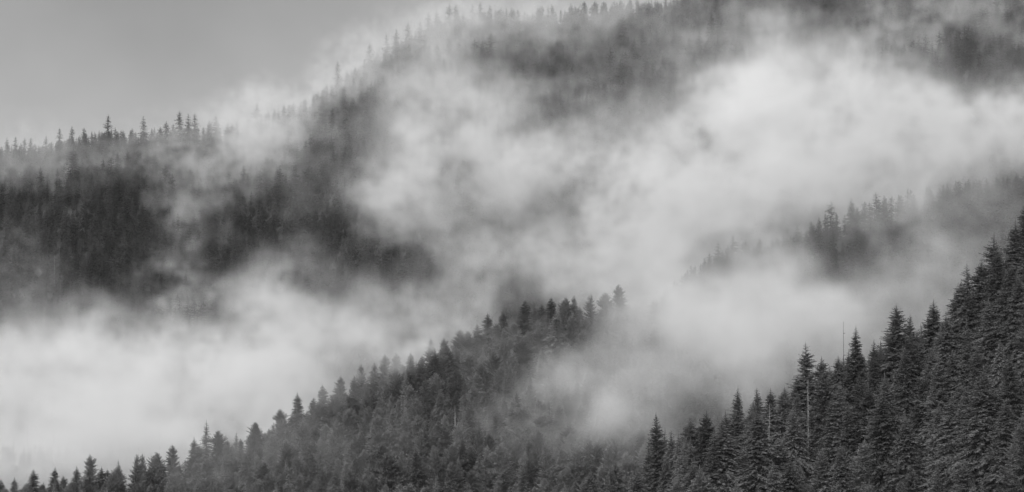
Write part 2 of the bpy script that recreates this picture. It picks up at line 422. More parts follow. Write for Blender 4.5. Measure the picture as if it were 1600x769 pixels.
# ---- middle ridge skyline
RIDGE = [
 ('pine_dark', 5, 748, 14, 'small dark pine cut by the left edge at the bottom'),
 ('pine_conic', 27, 746, 12, 'low pointed pine second from the left edge at the bottom'),
 ('pine_dark', 57, 733, 18, 'dark lumpy pine near the left bottom corner, with a smaller one against it'),
 ('pine_conic', 88, 730, 18, 'pointed ragged pine third along the bottom-left skyline'),
 ('pine_pale', 103, 744, 12, 'small pale thin pine in the gap of the bottom-left skyline'),
 ('pine_conic', 122, 729, 17, 'cone-shaped pine right of the small pale one'),
 ('pine_pale', 145, 711, 20, 'pale slender tree rising above its neighbours at the bottom left'),
 ('pine_dark', 161, 730, 16, 'dark round pine right of the pale slender tree'),
 ('pine_dark', 171, 733, 14, 'small dark pine close beside the dark round pine'),
 ('pine_spiky', 191, 719, 18, 'dark pine with a narrow spire, left part of the ridge'),
 ('pine_open', 216, 710, 18, 'open-crowned pine with upright tufts, first of a jagged row'),
 ('pine_open', 226, 709, 17, 'thin-topped pine, middle of the jagged row'),
 ('pine_round', 247, 708, 18, 'round-shouldered pine at the end of the jagged row'),
 ('pine_pale', 275, 695, 19, 'pale feathery pine before the tall cluster'),
 ('pine_conic', 305, 684, 18, 'lower pine at the left foot of the tall spiked tree'),
 ('pine_spiky', 325, 658, 25, 'tall tree with a clear spiked tip, standing well above the lower ridge'),
 ('pine_round', 342, 674, 21, 'rounded dense pine right of the tall spiked tree'),
 ('pine_spiky', 369, 675, 18, 'slim pointed pine alone in the gap after the tall cluster'),
 ('pine_round', 404, 660, 18, 'broad rounded pine on the middle of the lower ridge'),
 ('pine_round', 440, 640, 20, 'pine beginning the dark step up of the ridge'),
 ('pine_conic', 467, 614, 22, 'dense dark pine at the top of the ridge step'),
 ('pine_dark', 489, 620, 19, 'small dark pine between the two dense crowns of the step'),
 ('pine_dark', 508, 601, 22, 'dark tiered pine, tallest on the ridge step'),
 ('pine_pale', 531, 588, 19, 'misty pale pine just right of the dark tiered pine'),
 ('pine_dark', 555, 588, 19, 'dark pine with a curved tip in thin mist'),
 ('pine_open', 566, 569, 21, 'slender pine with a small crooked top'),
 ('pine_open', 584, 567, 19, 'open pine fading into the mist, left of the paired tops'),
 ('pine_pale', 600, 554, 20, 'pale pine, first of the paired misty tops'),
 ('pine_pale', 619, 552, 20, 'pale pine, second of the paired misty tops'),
 ('pine_conic', 643, 549, 16, 'small darker cone poking out of the mist'),
 ('pine_open', 671, 529, 19, 'lone pine with a loose top, standing clear above the wisps'),
 ('pine_pale', 694, 528, 17, 'thin pale treetop between the lone pine and the rounded one'),
 ('pine_round', 718, 516, 19, 'soft round-topped pine half veiled by the mist'),
 ('pine_round', 733, 518, 17, 'smaller veiled pine beside the soft round-topped one'),
 ('pine_dark', 745, 506, 17, 'bushy pine at the left foot of the two dark cones'),
 ('pine_dark', 763, 489, 20, 'dark cone, left one of the two near the ridge summit'),
 ('pine_dark', 785, 484, 21, 'broad dark cone, right one of the two near the ridge summit'),
 ('pine_dark', 819, 468, 24, 'tallest dark tree at the summit group of the middle ridge'),
 ('pine_dark', 834, 476, 22, 'dark tree leaning on the tallest one of the summit group'),
 ('pine_dark', 846, 474, 20, 'thin dark treetop in the summit group'),
 ('pine_dark', 861, 464, 22, 'sharp dark tree at the right of the summit group'),
 ('pine_round', 884, 466, 19, 'greyer tree just beyond the summit group'),
 ('pine_open', 898, 462, 19, 'grey thin-topped tree in light mist past the summit group'),
 ('pine_open', 922, 459, 20, 'grey tree in the middle of the veiled summit row'),
 ('pine_round', 949, 458, 20, 'rounded grey tree near the end of the veiled summit row'),
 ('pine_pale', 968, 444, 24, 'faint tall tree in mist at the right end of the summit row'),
 ('pine_conic', 800, 620, 25, 'tall pale feathery fir standing out low on the central ridge among wisps'),
 ('pine_conic', 630, 654, 18, 'small light pointed pine in the middle of the ridge face'),
]
for key, u, v, H, lab in RIDGE:
    hand('B', 'pine_tree', key, u, v, H, lab)

# ---- far crest, left to centre
FAR = [
 (8, 215, 20, 'faint treetop at the left edge on the far crest'), (21, 213, 22, 'faint double-looking treetop second on the far crest'),
 (35, 216, 18, 'small faint spire on the far crest near the left edge'), (45, 215, 18, 'small faint spire beside another on the far crest'),
 (69, 212, 20, 'single faint spire right of a low gap on the far crest'), (91, 200, 26, 'tall faint treetop starting the higher part of the far crest'),
 (110, 198, 25, 'faint pointed treetop on the rise of the far crest'), (130, 199, 24, 'faint round treetop left of the tall dark spire'),
 (147, 206, 18, 'low faint treetop at the foot of the tall dark spire'), (166, 180, 34, 'tall spire, the darkest and clearest treetop of the far left crest'),
 (180, 200, 24, 'small treetop close to the right of the tall spire'), (201, 204, 20, 'low even treetop in the saddle of the far crest'),
 (223, 182, 32, 'clear pointed spire standing alone in the saddle of the far crest'), (236, 200, 20, 'low treetop right of the lone saddle spire'),
 (258, 190, 25, 'rounded treetop before the highest left spires'), (279, 174, 34, 'slender high spire, first of three on the far crest'),
 (294, 178, 31, 'high spire, middle one of three on the far crest'), (304, 177, 31, 'high spire, last of three on the far crest'),
 (325, 188, 25, 'broad veiled treetop right of the three spires'), (337, 180, 28, 'veiled treetop fading into the mist on the far crest'),
 (352, 190, 22, 'last treetop on the far crest before the mist swallows it'), (400, 160, 28, 'ghostly treetop just visible in the mist of the far crest'),
 (528, 96, 30, 'ghostly treetop low on the rising far crest'), (576, 68, 34, 'broad faint treetop alone on the rising far crest'),
 (605, 52, 28, 'faint treetop at the foot of the clear rising group'), (619, 44, 28, 'clear narrow treetop, first of the rising group'),
 (637, 36, 30, 'treetop with a split tip in the rising group'), (654, 33, 30, 'dark treetop in the middle of the rising group'),
 (669, 20, 34, 'treetop where the rising group steps up'), (681, 17, 33, 'narrow treetop next to the step of the rising group'),
 (701, 6, 36, 'high treetop near the top edge, first of the upper row'), (713, 5, 34, 'high treetop near the top edge, second of the upper row'),
 (738, 6, 34, 'high broad treetop near the top edge after a gap'), (750, 4, 33, 'high treetop near the top edge on the dark clump'),
 (766, 8, 30, 'rounded high treetop fading right of the dark clump'), (640, 68, 26, 'faint treetop low inside the rising group'),
]
for i, (u, v, H, lab) in enumerate(FAR):
    hand('C', 'spruce_tree', 'spruce_%d' % (i % 4), u, v, H, lab)

VEIL = [
 (1244, 352, 27, 'dim treetop with a clear point on the misty right-hand spur'), (1258, 362, 22, 'smaller dim treetop beside the clear pointed one on the misty spur'),
 (1298, 314, 27, 'tall dim treetop higher up the misty right-hand spur'), (1145, 366, 26, 'pale ghost of a tree at the lower end of the misty spur'),
 (1122, 376, 22, 'faintest tree of the misty spur, lowest at its end'), (1268, 346, 22, 'veiled treetop between the clear pointed one and the taller one'),
 (1330, 310, 25, 'veiled rounded treetop right of the tall dim one'), (1370, 300, 26, 'veiled treetop in the upper part of the misty spur'),
]
for i, (u, v, H, lab) in enumerate(VEIL):
    hand('D', 'spruce_tree', 'spruce_%d' % (i % 4), u, v, H, lab)

# ---- filling the slopes
def jitter_points(x0, x1, y0, y1, s, seed):
    r = np.random.default_rng(seed)
    gx, gy = np.meshgrid(np.arange(x0, x1, s), np.arange(y0, y1, s))
    gx = gx + r.uniform(-.48, .48, gx.shape) * s + (np.arange(gx.shape[0])[:, None] % 2) * s * .5; gy = gy + r.uniform(-.48, .48, gy.shape) * s
    return gx.ravel(), gy.ravel(), r
def clear_of_hand(x, y, rad=1.0):
    ok = np.ones(len(x), bool)
    for tx, ty, q in TREES: ok &= (x - tx) ** 2 + (y - ty) ** 2 > (q * rad) ** 2
    return ok
SKY = {
 'C': ([-700, -300, 0, 70, 160, 230, 280, 360, 480, 560, 640, 700, 760, 850, 900, 1050, 1120, 1400, 2400], [322, 272, 228, 224, 203, 202, 192, 192, 152, 100, 54, 26, 16, 6, 2, -2, -50, -140, -240]),
 'D': ([800, 950, 1060, 1130, 1240, 1300, 1400, 1500, 1600, 2300], [695, 550, 430, 385, 366, 328, 303, 284, 274, 230]),
 'A': ([700, 850, 1000, 1027, 1076, 1100, 1130, 1150, 1184, 1222, 1258, 1290, 1334, 1362, 1403, 1430, 1452, 1478, 1495, 1513, 1553, 1580, 1600, 1800], [900, 770, 700, 680, 668, 662, 655, 630, 622, 618, 572, 575, 548, 560, 510, 520, 505, 520, 465, 445, 395, 378, 345, 160]),
 'B': ([-300, 0, 140, 280, 325, 370, 440, 508, 566, 620, 671, 740, 790, 819, 861, 950, 1010, 1080, 1300], [860, 766, 744, 715, 690, 692, 655, 625, 592, 568, 550, 525, 506, 492, 486, 480, 492, 560, 700]),
}
def fill(k, spacing, keys, probs, hlo, hhi, seed, margin):
    """Candidate trees (x, y, height, variant) over a hill's near face, in and around the frame."""
    yc = HILLS[k][0]; hw = .26 * yc
    x, y, r = jitter_points(-hw, hw, yc - {'A': 420, 'B': 420, 'C': 660, 'D': 420}[k], yc + 40, spacing, seed)
    gz = ground_z(x, y)
    own = (gz > FLOOR + 14) & (hill(k, x, y) + .6 * wob(x, y) >= gz - .5) & clear_of_hand(x, y)
    x, y = x[own], y[own]
    H = r.uniform(hlo, hhi, len(x)) * r.choice([.5, .72, .9, 1, 1.12], len(x))
    key = r.choice(len(keys), len(x), p=probs)
    if k in SKY:
        u, v = visible_top(x, y, H)
        lim = np.interp(u, SKY[k][0], SKY[k][1])
        over = v < lim
        z_ok = elev(lim) * y - ground_z(x, y)
        H = np.where(over, np.maximum(z_ok + r.uniform(-3, 1.6, len(x)), 0), H)
        keep = H > hlo * .45
        x, y, H, key = x[keep], y[keep], H[keep], key[keep]
    return x, y, H, key
MASS = []                                          # (x, y, H, key) of trees too many to be objects

ORD = ['first', 'second', 'third', 'fourth', 'fifth', 'sixth', 'seventh', 'eighth', 'ninth', 'tenth', 'eleventh', 'twelfth', 'thirteenth', 'fourteenth',
       'fifteenth', 'sixteenth', 'seventeenth', 'eighteenth', 'nineteenth', 'twentieth', 'twenty-first', 'twenty-second', 'twenty-third', 'twenty-fourth', 'twenty-fifth', 'lowest']
def spread(k, spacing, keys, probs, hlo, hhi, seed, n_max, name, group, looks, marks, frame):
    x, y, H, key = fill(k, spacing, keys, probs, hlo, hhi, seed, 0)
    u, v = visible_top(x, y, H)
    inv = (u > -6) & (u < 1606) & (v < 752) & frame(u, v)
    order = [i for i in np.argsort(y) if inv[i]]   # nearest show largest
    mu = np.array([m[0] for m in marks])
    chosen = sorted(order[:n_max], key=lambda i: v[i])
    names = set()
    gone = set(chosen)
    count = {}
    for i in chosen:
        kk = keys[key[i]]; m = int(np.argmin(np.abs(mu - u[i]))); c = count[m] = count.get(m, 0) + 1
        if c > len(ORD): c = len(ORD)
        lab = '%s, %s down the slope below the %s' % (looks[kk], ORD[min(c, len(ORD)) - 1], marks[m][1])
        place_tree(name, kk, float(x[i]), float(y[i]), float(H[i]), lab, group, wide=random.uniform(.78, 1.2))
    for i in range(len(x)):
        if i not in gone: MASS.append((x[i], y[i], H[i], keys[key[i]]))
    print('spread', k, 'individual', len(chosen), 'all', len(x))
G_A = 'firs massed on the near right-hand slope'
LA = {'fir_broad': 'dark broad fir', 'fir_full': 'dark full-skirted fir', 'fir_spiky': 'dark spiky fir', 'fir_ragged': 'dark ragged fir',
      'fir_round_top': 'dark blunt-topped fir', 'fir_column': 'dark column-shaped fir', 'grey_fir': 'greyish cone-shaped fir', 'grey_fir_soft': 'greyish soft-topped fir'}
MARKS_A = [(965, 'misty foot of the near slope'), (1027, 'thin very dark lowest fir'), (1062, 'two small blunt firs'), (1100, 'close pair of round tops'), (1125, 'small narrow young fir'), (1150, 'slim column-shaped skyline fir'),
           (1184, 'round-headed slim fir'), (1222, 'soft-topped skyline fir'), (1258, 'spiky skyline fir'), (1286, 'fir in the notch'), (1312, 'bare leaning pole'), (1336, 'slim-pointed skyline fir'),
           (1364, 'column-shaped fir in the gap'), (1403, 'double-topped skyline fir'), (1452, 'dense pointed skyline fir'), (1490, 'leafy-looking fir on the step'), (1516, 'knobbed skyline fir'),
           (1550, 'open-branched high fir'), (1578, 'highest sharp-tipped fir'), (1604, 'fir cut by the right edge')]
KA = list(LA); PA = [.2, .2, .14, .12, .1, .04, .12, .08]
spread('A', 10.4, KA, PA, 26, 42, 31, 240, 'fir_tree', G_A, LA, MARKS_A, lambda u, v: u > 940)
G_B = 'pines massed on the face of the central ridge'
LB = {'pine_round': 'grey round-crowned pine', 'pine_open': 'grey open-crowned pine', 'pine_conic': 'grey cone-shaped pine', 'pine_dark': 'dark dense pine',
      'pine_pale': 'pale feathery pine', 'pine_spiky': 'grey spiky pine'}
MARKS_B = [(150, 'pale slender tree'), (191, 'dark narrow-spired pine'), (235, 'jagged row of tops'), (275, 'pale tree before the tall cluster'), (325, 'tall spike-tipped tree'), (369, 'slim pine in the gap'),
           (404, 'broad rounded pine'), (440, 'start of the dark ridge step'), (467, 'dense crown atop the step'), (508, 'dark tiered pine'), (531, 'misty pale pine'), (560, 'dark curved-tip pine'),
           (584, 'open pine fading in mist'), (610, 'paired misty tops'), (643, 'small cone in the mist'), (671, 'lone loose-topped pine'), (718, 'soft veiled round top'), (763, 'left dark cone'),
           (787, 'right dark cone'), (819, 'tallest dark summit tree'), (861, 'sharp dark summit tree'), (898, 'grey thin-topped tree'), (949, 'rounded grey summit tree'), (968, 'faint tall summit tree'), (990, 'misty end of the summit row')]
KB = list(LB); PB = [.30, .16, .16, .11, .19, .08]
spread('B', 6.9, KB, PB, 15, 25, 32, 250, 'pine_tree', G_B, LB, MARKS_B, lambda u, v: u < 1010)

KC = ['spruce_%d' % i for i in range(5)]
for k, sp, seed in (('C', 8.8, 33), ('D', 8.0, 34)):
    x, y, H, key = fill(k, sp, KC, [.25, .25, .2, .2, .1], 17, 31, seed, 0)
    for i in range(len(x)): MASS.append((x[i], y[i], H[i], KC[key[i]]))
# valley floor between the hills
x, y, r = jitter_points(-420, 420, 560, 2100, 9.5, 35)
gz = ground_z(x, y); own = (gz <= FLOOR + 14) & (np.abs(x) < .26 * y)
for i in np.where(own)[0]: MASS.append((x[i], y[i], r.uniform(14, 24), KC[r.integers(5)]))
print('mass', len(MASS))

def build_mass():
    keys = sorted({m[3] for m in MASS})
    x = np.array([m[0] for m in MASS]); y = np.array([m[1] for m in MASS]); H = np.array([m[2] for m in MASS])
    src = bpy.data.collections.new('tree_shapes')   # never linked to the scene: only the shapes that the forest uses
    for n, k in enumerate(keys):
        tm, cm, H0 = VAR[k]
        me = bpy.data.meshes.new('forest_tree')
        nt, nc = len(tm.vertices), len(cm.vertices)
        a = np.empty(nt * 3, np.float32); tm.vertices.foreach_get('co', a)
        b = np.empty(nc * 3, np.float32); cm.vertices.foreach_get('co', b)
        me.vertices.add(nt + nc); me.vertices.foreach_set('co', np.concatenate([a, b]))
        la = np.empty(len(tm.loops), np.int32); tm.loops.foreach_get('vertex_index', la)
        lb = np.empty(len(cm.loops), np.int32); cm.loops.foreach_get('vertex_index', lb)
        me.loops.add(len(la) + len(lb)); me.loops.foreach_set('vertex_index', np.concatenate([la, lb + nt]))
        sa = np.empty(len(tm.polygons), np.int32); tm.polygons.foreach_get('loop_start', sa)
        sb = np.empty(len(cm.polygons), np.int32); cm.polygons.foreach_get('loop_start', sb)
        me.polygons.add(len(sa) + len(sb)); me.polygons.foreach_set('loop_start', np.concatenate([sa, sb + len(la)]))
        me.polygons.foreach_set('material_index', np.concatenate([np.zeros(len(sa), np.int32), np.ones(len(sb), np.int32)]))
        me.materials.append(tm.materials[0]); me.materials.append(cm.materials[0])
        me.update(calc_edges=True)
        src.objects.link(bpy.data.objects.new('shape_%02d' % n, me))
    me = bpy.data.meshes.new('forest')
    z = ground_z(x, y) - .3
    me.vertices.add(len(x)); me.vertices.foreach_set('co', np.stack([x, y, z], 1).astype(np.float32).ravel())
    r = np.random.default_rng(77)
    s = H / np.array([VAR[m[3]][2] for m in MASS]); w = s * r.uniform(.82, 1.2, len(s))
    for nm, ty, val in (('pick', 'INT', np.array([keys.index(m[3]) for m in MASS], np.int32)), ('spin', 'FLOAT', r.uniform(0, 6.283, len(x)).astype(np.float32))):
        me.attributes.new(nm, ty, 'POINT').data.foreach_set('value', val)
    me.attributes.new('size', 'FLOAT_VECTOR', 'POINT').data.foreach_set('vector', np.stack([w, w, s], 1).astype(np.float32).ravel())
    o = bpy.data.objects.new('forest', me); scene.collection.objects.link(o)
    o['kind'] = 'stuff'; o['label'] = 'continuous conifer forest covering the far slopes and the gaps of the near ones'
    g = bpy.data.node_groups.new('forest', 'GeometryNodeTree')
    g.interface.new_socket('Geometry', in_out='INPUT', socket_type='NodeSocketGeometry')
    g.interface.new_socket('Geometry', in_out='OUTPUT', socket_type='NodeSocketGeometry')
    n, l = g.nodes, g.links
    gi, go = n.new('NodeGroupInput'), n.new('NodeGroupOutput')
    m2p = n.new('GeometryNodeMeshToPoints'); ci = n.new('GeometryNodeCollectionInfo'); iop = n.new('GeometryNodeInstanceOnPoints')
    ci.inputs['Collection'].default_value = src; ci.inputs['Separate Children'].default_value = True; ci.inputs['Reset Children'].default_value = True
    def attr(nm, ty):
        a = n.new('GeometryNodeInputNamedAttribute'); a.data_type = ty; a.inputs['Name'].default_value = nm
        return [s for s in a.outputs if s.enabled and s.name == 'Attribute'][0]
    cb = n.new('ShaderNodeCombineXYZ'); l.new(attr('spin', 'FLOAT'), cb.inputs['Z'])
    l.new(gi.outputs[0], m2p.inputs[0]); l.new(m2p.outputs[0], iop.inputs['Points']); l.new(ci.outputs[0], iop.inputs['Instance'])
    iop.inputs['Pick Instance'].default_value = True
    l.new(attr('pick', 'INT'), iop.inputs['Instance Index']); l.new(cb.outputs[0], iop.inputs['Rotation']); l.new(attr('size', 'FLOAT_VECTOR'), iop.inputs['Scale'])
    l.new(iop.outputs[0], go.inputs[0])
    o.modifiers.new('forest', 'NODES').node_group = g
build_mass()

# ------------------------------------------------------------------ the mist: a real fog volume lying in the valleys and along the slopes
MX0, MX1, MY0, MY1, MZ0, MZ1 = -520.0, 520.0, 930.0, 2790.0, -68.0, 500.0
MS, MSY = 4.0, 10.0
def surf_y(u, v):
    ys = np.linspace(700, 2760, 1200)
    g = ground_z(azim(u) * ys, ys) - elev(v) * ys
    i = np.where(g >= 0)[0]
    return float(min(ys[i[0]], 2670)) if len(i) else 2670.0
# each bank: photo column and row it lies at, distance from the camera in metres (or how far before the slope: negative),
# half width and half height in photo pixels, half depth in metres, optical depth, tilt in degrees
BANKS = [
 # the sea of fog in the big valley, left
 (60, 625, 1900, 170, 85, 110, 3.0, 0), (230, 600, 1850, 150, 62, 110, 2.6, 0), (100, 700, 1750, 300, 90, 110, 3.5, 0),
 (330, 680, 1750, 220, 90, 110, 3.0, -15), (430, 575, 1850, 150, 66, 100, 2.8, 10), (330, 565, 1900, 90, 42, 90, 2.0, 10),
 (430, 472, 2050, 60, 26, 80, 2.2, -20), (530, 495, 2000, 100, 38, 90, 2.2, -10), (600, 525, 1900, 110, 42, 90, 2.2, -10),
 (40, 735, 1640, 130, 45, 60, 2.0, 0), (150, 570, 2000, 90, 34, 80, 1.6, 0), (30, 545, 2000, 90, 34, 80, 1.4, 0), (40, 445, 2100, 50, 35, 70, .8, 20),
 (680, 510, 1900, 90, 30, 90, 1.6, -15), (660, 478, 2000, 70, 14, 70, .8, -10),
 # up the left far slope
 (200, 252, -50, 240, 22, 50, .75, 0), (0, 262, -50, 120, 22, 50, .7, 0), (200, 215, -40, 240, 20, 40, .3, 0), (650, 85, -50, 90, 36, 50, .8, 30), (800, 40, -50, 110, 36, 50, .8, 0), (960, 5, -50, 130, 16, 50, .6, 0), (560, 130, -50, 60, 36, 50, 1.0, 35), (480, 240, -60, 130, 50, 60, .7, 0),
 (285, 440, -60, 30, 60, 50, 1.6, 0), (300, 365, -50, 28, 45, 50, 1.4, 0), (270, 320, -50, 25, 25, 40, .5, 0), (40, 375, -50, 40, 25, 40, .3, 0),
 (130, 270, -50, 110, 26, 50, .6, 0), (40, 265, -50, 60, 20, 50, .4, 0), (300, 260, -50, 60, 32, 50, 1.4, 0), (400, 230, -60, 90, 45, 60, 1.6, 0),
 (460, 165, -50, 100, 38, 50, 1.7, 25), (600, 88, -45, 70, 30, 45, 1.1, 35), (420, 178, -45, 60, 24, 45, 1.0, 10), (680, 50, -45, 50, 24, 45, .6, 20), (400, 200, -50, 80, 28, 50, 1.2, 0), (240, 245, -50, 60, 20, 50, .8, 0), (550, 140, -50, 60, 40, 50, .9, 35), (520, 300, -50, 60, 30, 50, .5, 0),
 (400, 300, -50, 50, 22, 50, .25, 0),
 # the great cloud in the centre
 (650, 250, 2150, 70, 90, 80, 2.2, 30), (640, 330, 2150, 60, 60, 80, 1.6, 20), (720, 180, 2200, 90, 60, 80, 2.0, 0), (650, 110, 2300, 50, 40, 70, 1.4, 30),
 (780, 250, 2150, 110, 60, 90, 2.4, 0), (920, 260, 2150, 110, 50, 90, 2.8, 0), (1050, 290, 2100, 130, 60, 90, 2.6, 0), (960, 370, 2050, 130, 60, 90, 2.6, 0),
 (950, 430, 2000, 130, 45, 90, 2.4, 0), (830, 420, 2000, 60, 30, 80, 1.6, 0), (740, 400, 2050, 60, 40, 80, 1.5, 0), (700, 330, 2100, 60, 50, 80, 1.5, 0),
 (800, 350, -70, 80, 60, 60, .8, 0), (1180, 260, 2100, 140, 70, 100, 3.0, 0), (1120, 160, 2200, 110, 55, 80, 2.4, -20), (1240, 150, 2200, 110, 60, 80, 2.4, 0),
 (1350, 150, 2200, 90, 60, 80, 2.2, 0), (1330, 250, 2100, 160, 60, 100, 3.0, 0), (1500, 200, 2100, 150, 50, 90, 3.0, -10), (1580, 190, 2100, 60, 50, 80, 2.2, 0),
 (860, 130, -70, 70, 20, 50, 1.2, 0), (960, 120, -70, 60, 24, 50, 1.2, 0), (980, 200, -70, 70, 40, 50, 1.4, 0), (1040, 220, -70, 60, 30, 50, 1.4, 0),
 (840, 40, -70, 50, 40, 50, 1.0, 0), (1100, 60, -70, 90, 24, 50, 1.0, 0), (1230, 50, -70, 50, 50, 50, 1.4, 0), (1380, 60, -70, 50, 50, 50, 1.2, 0),
 (1500, 20, -70, 100, 24, 50, 1.3, 0), (1590, 60, -70, 30, 40, 50, .8, 0), (1000, 60, -70, 300, 90, 60, .75, 0), (1400, 80, -70, 300, 90, 60, .75, 0),
 (790, 170, -70, 60, 40, 50, 1.0, 0), (700, 110, -70, 60, 40, 50, 1.0, 0),
 # in front of the veiled spur, right
 (1140, 330, 1650, 80, 60, 60, 1.6, 25), (1380, 300, 1640, 170, 30, 60, .7, 8), (1250, 345, 1640, 60, 22, 50, .6, 8), (1120, 370, 1620, 60, 30, 60, .8, 8), (1450, 300, 1620, 130, 26, 50, .4, 5), (1440, 350, 1620, 120, 60, 50, .2, 0), (1150, 440, 1500, 90, 22, 60, .8, 0), (1440, 390, -50, 50, 40, 35, 1.2, 0), (1420, 235, 1800, 120, 36, 50, 1.2, 0),
 (1500, 420, 1500, 60, 40, 50, 1.2, 20), (1560, 340, -50, 80, 60, 40, .5, 0), (1380, 340, -50, 90, 40, 40, .5, 0), (1180, 350, -40, 50, 26, 40, .3, 0),
 # the bank behind the near slope
 (1265, 500, 1300, 190, 34, 110, 3.0, -8), (1150, 470, 1350, 100, 50, 110, 2.2, 0), (1200, 550, 1200, 150, 60, 100, 2.6, -15), (1095, 565, 1250, 85, 50, 100, 2.0, 0),
 (1400, 460, 1250, 110, 40, 90, 2.2, 10), (1090, 500, 1400, 60, 55, 60, 1.4, 0), (960, 605, 1300, 62, 38, 70, 1.5, 0), (930, 640, 1250, 60, 40, 60, 1.0, 0),
 (1010, 660, 1200, 80, 40, 70, .9, 0), (880, 650, 1280, 60, 50, 60, .6, 30), (1040, 440, 1440, 50, 30, 50, .7, 0),
 # wisps over the face of the middle ridge
 (540, 588, 1462, 50, 20, 22, .7, 20), (600, 560, 1460, 60, 22, 24, 1.1, 15), (450, 640, -25, 70, 30, 25, .22, 20),
 (680, 540, 1460, 50, 24, 24, 1.2, 10), (692, 590, -25, 22, 28, 22, 1.0, 0), (600, 700, -25, 260, 70, 25, .18, 0), (380, 730, -25, 180, 50, 25, .22, 0), (850, 700, -25, 120, 60, 25, .3, 0),
 (735, 525, 1462, 36, 16, 22, .8, 0), (800, 570, -25, 50, 30, 22, .5, 0), (620, 600, -25, 60, 20, 22, .35, 10),
 (865, 610, -25, 42, 40, 25, 1.0, 40), (835, 660, -25, 60, 45, 25, .8, 0), (790, 610, -25, 40, 26, 22, .5, 20), (740, 570, -25, 40, 22, 22, .4, 10), (900, 640, 1250, 50, 34, 40, .9, 20), (925, 478, 1462, 45, 18, 22, .45, 0), (980, 462, 1455, 36, 26, 22, 1.5, 0), (915, 462, 1455, 60, 16, 20, .35, 0),
]
# thin plumes standing in the clearer places
PLUMES = [
 (305, 350, -50, 22, 34, 45, 1.1, 0), (285, 440, -60, 26, 50, 45, 1.5, 0), (330, 395, -50, 24, 20, 40, .6, 0), (40, 375, -50, 30, 18, 40, .3, 0), (35, 445, 2150, 36, 22, 60, .6, 15),
 (1350, 296, 1640, 160, 22, 45, .7, 8), (1150, 378, 1640, 90, 24, 45, 1.1, 20), (1290, 325, 1640, 90, 18, 45, .9, 20), (1180, 360, 1640, 60, 16, 45, .6, 20), (1000, 458, 1462, 34, 22, 22, 1.0, 0), (1450, 400, 1600, 45, 28, 45, .8, 0),
]
# thinner places in the banks: column, row, distance, half width, half height (pixels), half depth (metres), how much thinner
GAPS = [
 (130, 390, 2250, 160, 50, 500, .8), (520, 370, 2250, 100, 30, 500, .85), (260, 350, 2250, 60, 40, 500, .6),
 (450, 402, 2250, 80, 30, 500, .8), (1215, 398, 1600, 90, 40, 330, .95), (1560, 330, 1600, 60, 40, 300, .4), (1180, 500, 1300, 60, 20, 300, .4), (1100, 600, 1250, 60, 24, 300, .4), (1420, 210, 2150, 60, 24, 300, .4),
 (490, 378, 2250, 100, 28, 500, .85), (235, 345, 2250, 40, 44, 500, .8), (600, 392, 2250, 80, 26, 500, .8), (60, 330, 2250, 120, 40, 500, .6),
 (120, 350, 2200, 210, 52, 400, .95), (420, 370, 2200, 140, 34, 400, .9), (610, 400, 2200, 110, 26, 400, .85), (120, 435, 2150, 150, 42, 400, .9), (205, 460, 2150, 65, 40, 400, .8),
 (1235, 405, 1450, 110, 42, 380, .9), (1330, 375, 1560, 100, 34, 330, .5), (480, 250, 2250, 60, 40, 300, .4), (860, 540, 1420, 60, 34, 90, .5),
 (820, 190, 2250, 44, 32, 350, .9), (850, 80, 2400, 60, 40, 300, .7), (970, 65, 2400, 110, 48, 300, .85), (1020, 100, 2350, 60, 40, 300, .6), (1050, 150, 2300, 45, 35, 300, .8),
 (1062, 197, 2250, 36, 18, 300, .75), (940, 155, 2300, 70, 22, 300, .6), (800, 345, 2150, 75, 45, 330, .8), (880, 370, 2150, 40, 30, 330, .5), (1200, 90, 2350, 60, 30, 300, .45), (600, 230, 2200, 40, 40, 300, .4), (1350, 165, 2250, 60, 24, 300, .4), (1150, 18, 2400, 60, 30, 300, .7), (1295, 32, 2400, 55, 40, 300, .8),
 (1450, 85, 2350, 130, 36, 320, .62), (1560, 108, 2350, 80, 34, 300, .6), (1400, 75, 2350, 60, 24, 300, .5), (760, 462, 1950, 60, 22, 250, .35), (535, 220, 2250, 60, 45, 300, .7),
 (110, 592, 1850, 75, 26, 300, .85), (285, 625, 1850, 45, 50, 300, .85), (500, 500, 1950, 60, 28, 300, .7), (30, 490, 2000, 80, 34, 300, .8), (160, 505, 2000, 90, 26, 300, .8), (390, 660, 1850, 50, 24, 300, .6), (60, 680, 1850, 70, 24, 300, .6), (360, 500, 2000, 34, 34, 300, .6), (600, 560, 1900, 60, 20, 300, .6), (200, 655, 1850, 70, 18, 300, .5), (720, 300, 2150, 40, 30, 300, .4),
 (560, 250, 2200, 50, 40, 300, .5), (1000, 180, 2300, 30, 30, 300, .5), (620, 480, 1950, 70, 18, 250, .3), (920, 310, 2100, 60, 30, 250, .35), (1120, 250, 2150, 50, 30, 250, .3),
]
def spectrum_noise(shape, steps, beta, seed, scale=130., stretch=(1, 1, 1)):
    r = np.random.default_rng(seed)
    w = r.standard_normal(shape).astype(np.float32)
    k = [np.fft.fftfreq(n, d=s) * q for n, s, q in zip(shape, steps, stretch)]
    k[2] = np.abs(np.fft.rfftfreq(shape[2], d=steps[2])) * stretch[2]
    kk = np.sqrt(k[0][:, None, None] ** 2 + k[1][None, :, None] ** 2 + k[2][None, None, :] ** 2).astype(np.float32)
    kk = np.maximum(kk, 1 / scale)
    o = np.fft.irfftn(np.fft.rfftn(w) * kk ** (-beta / 2), s=shape).astype(np.float32)
    return (o - o.mean()) / o.std()
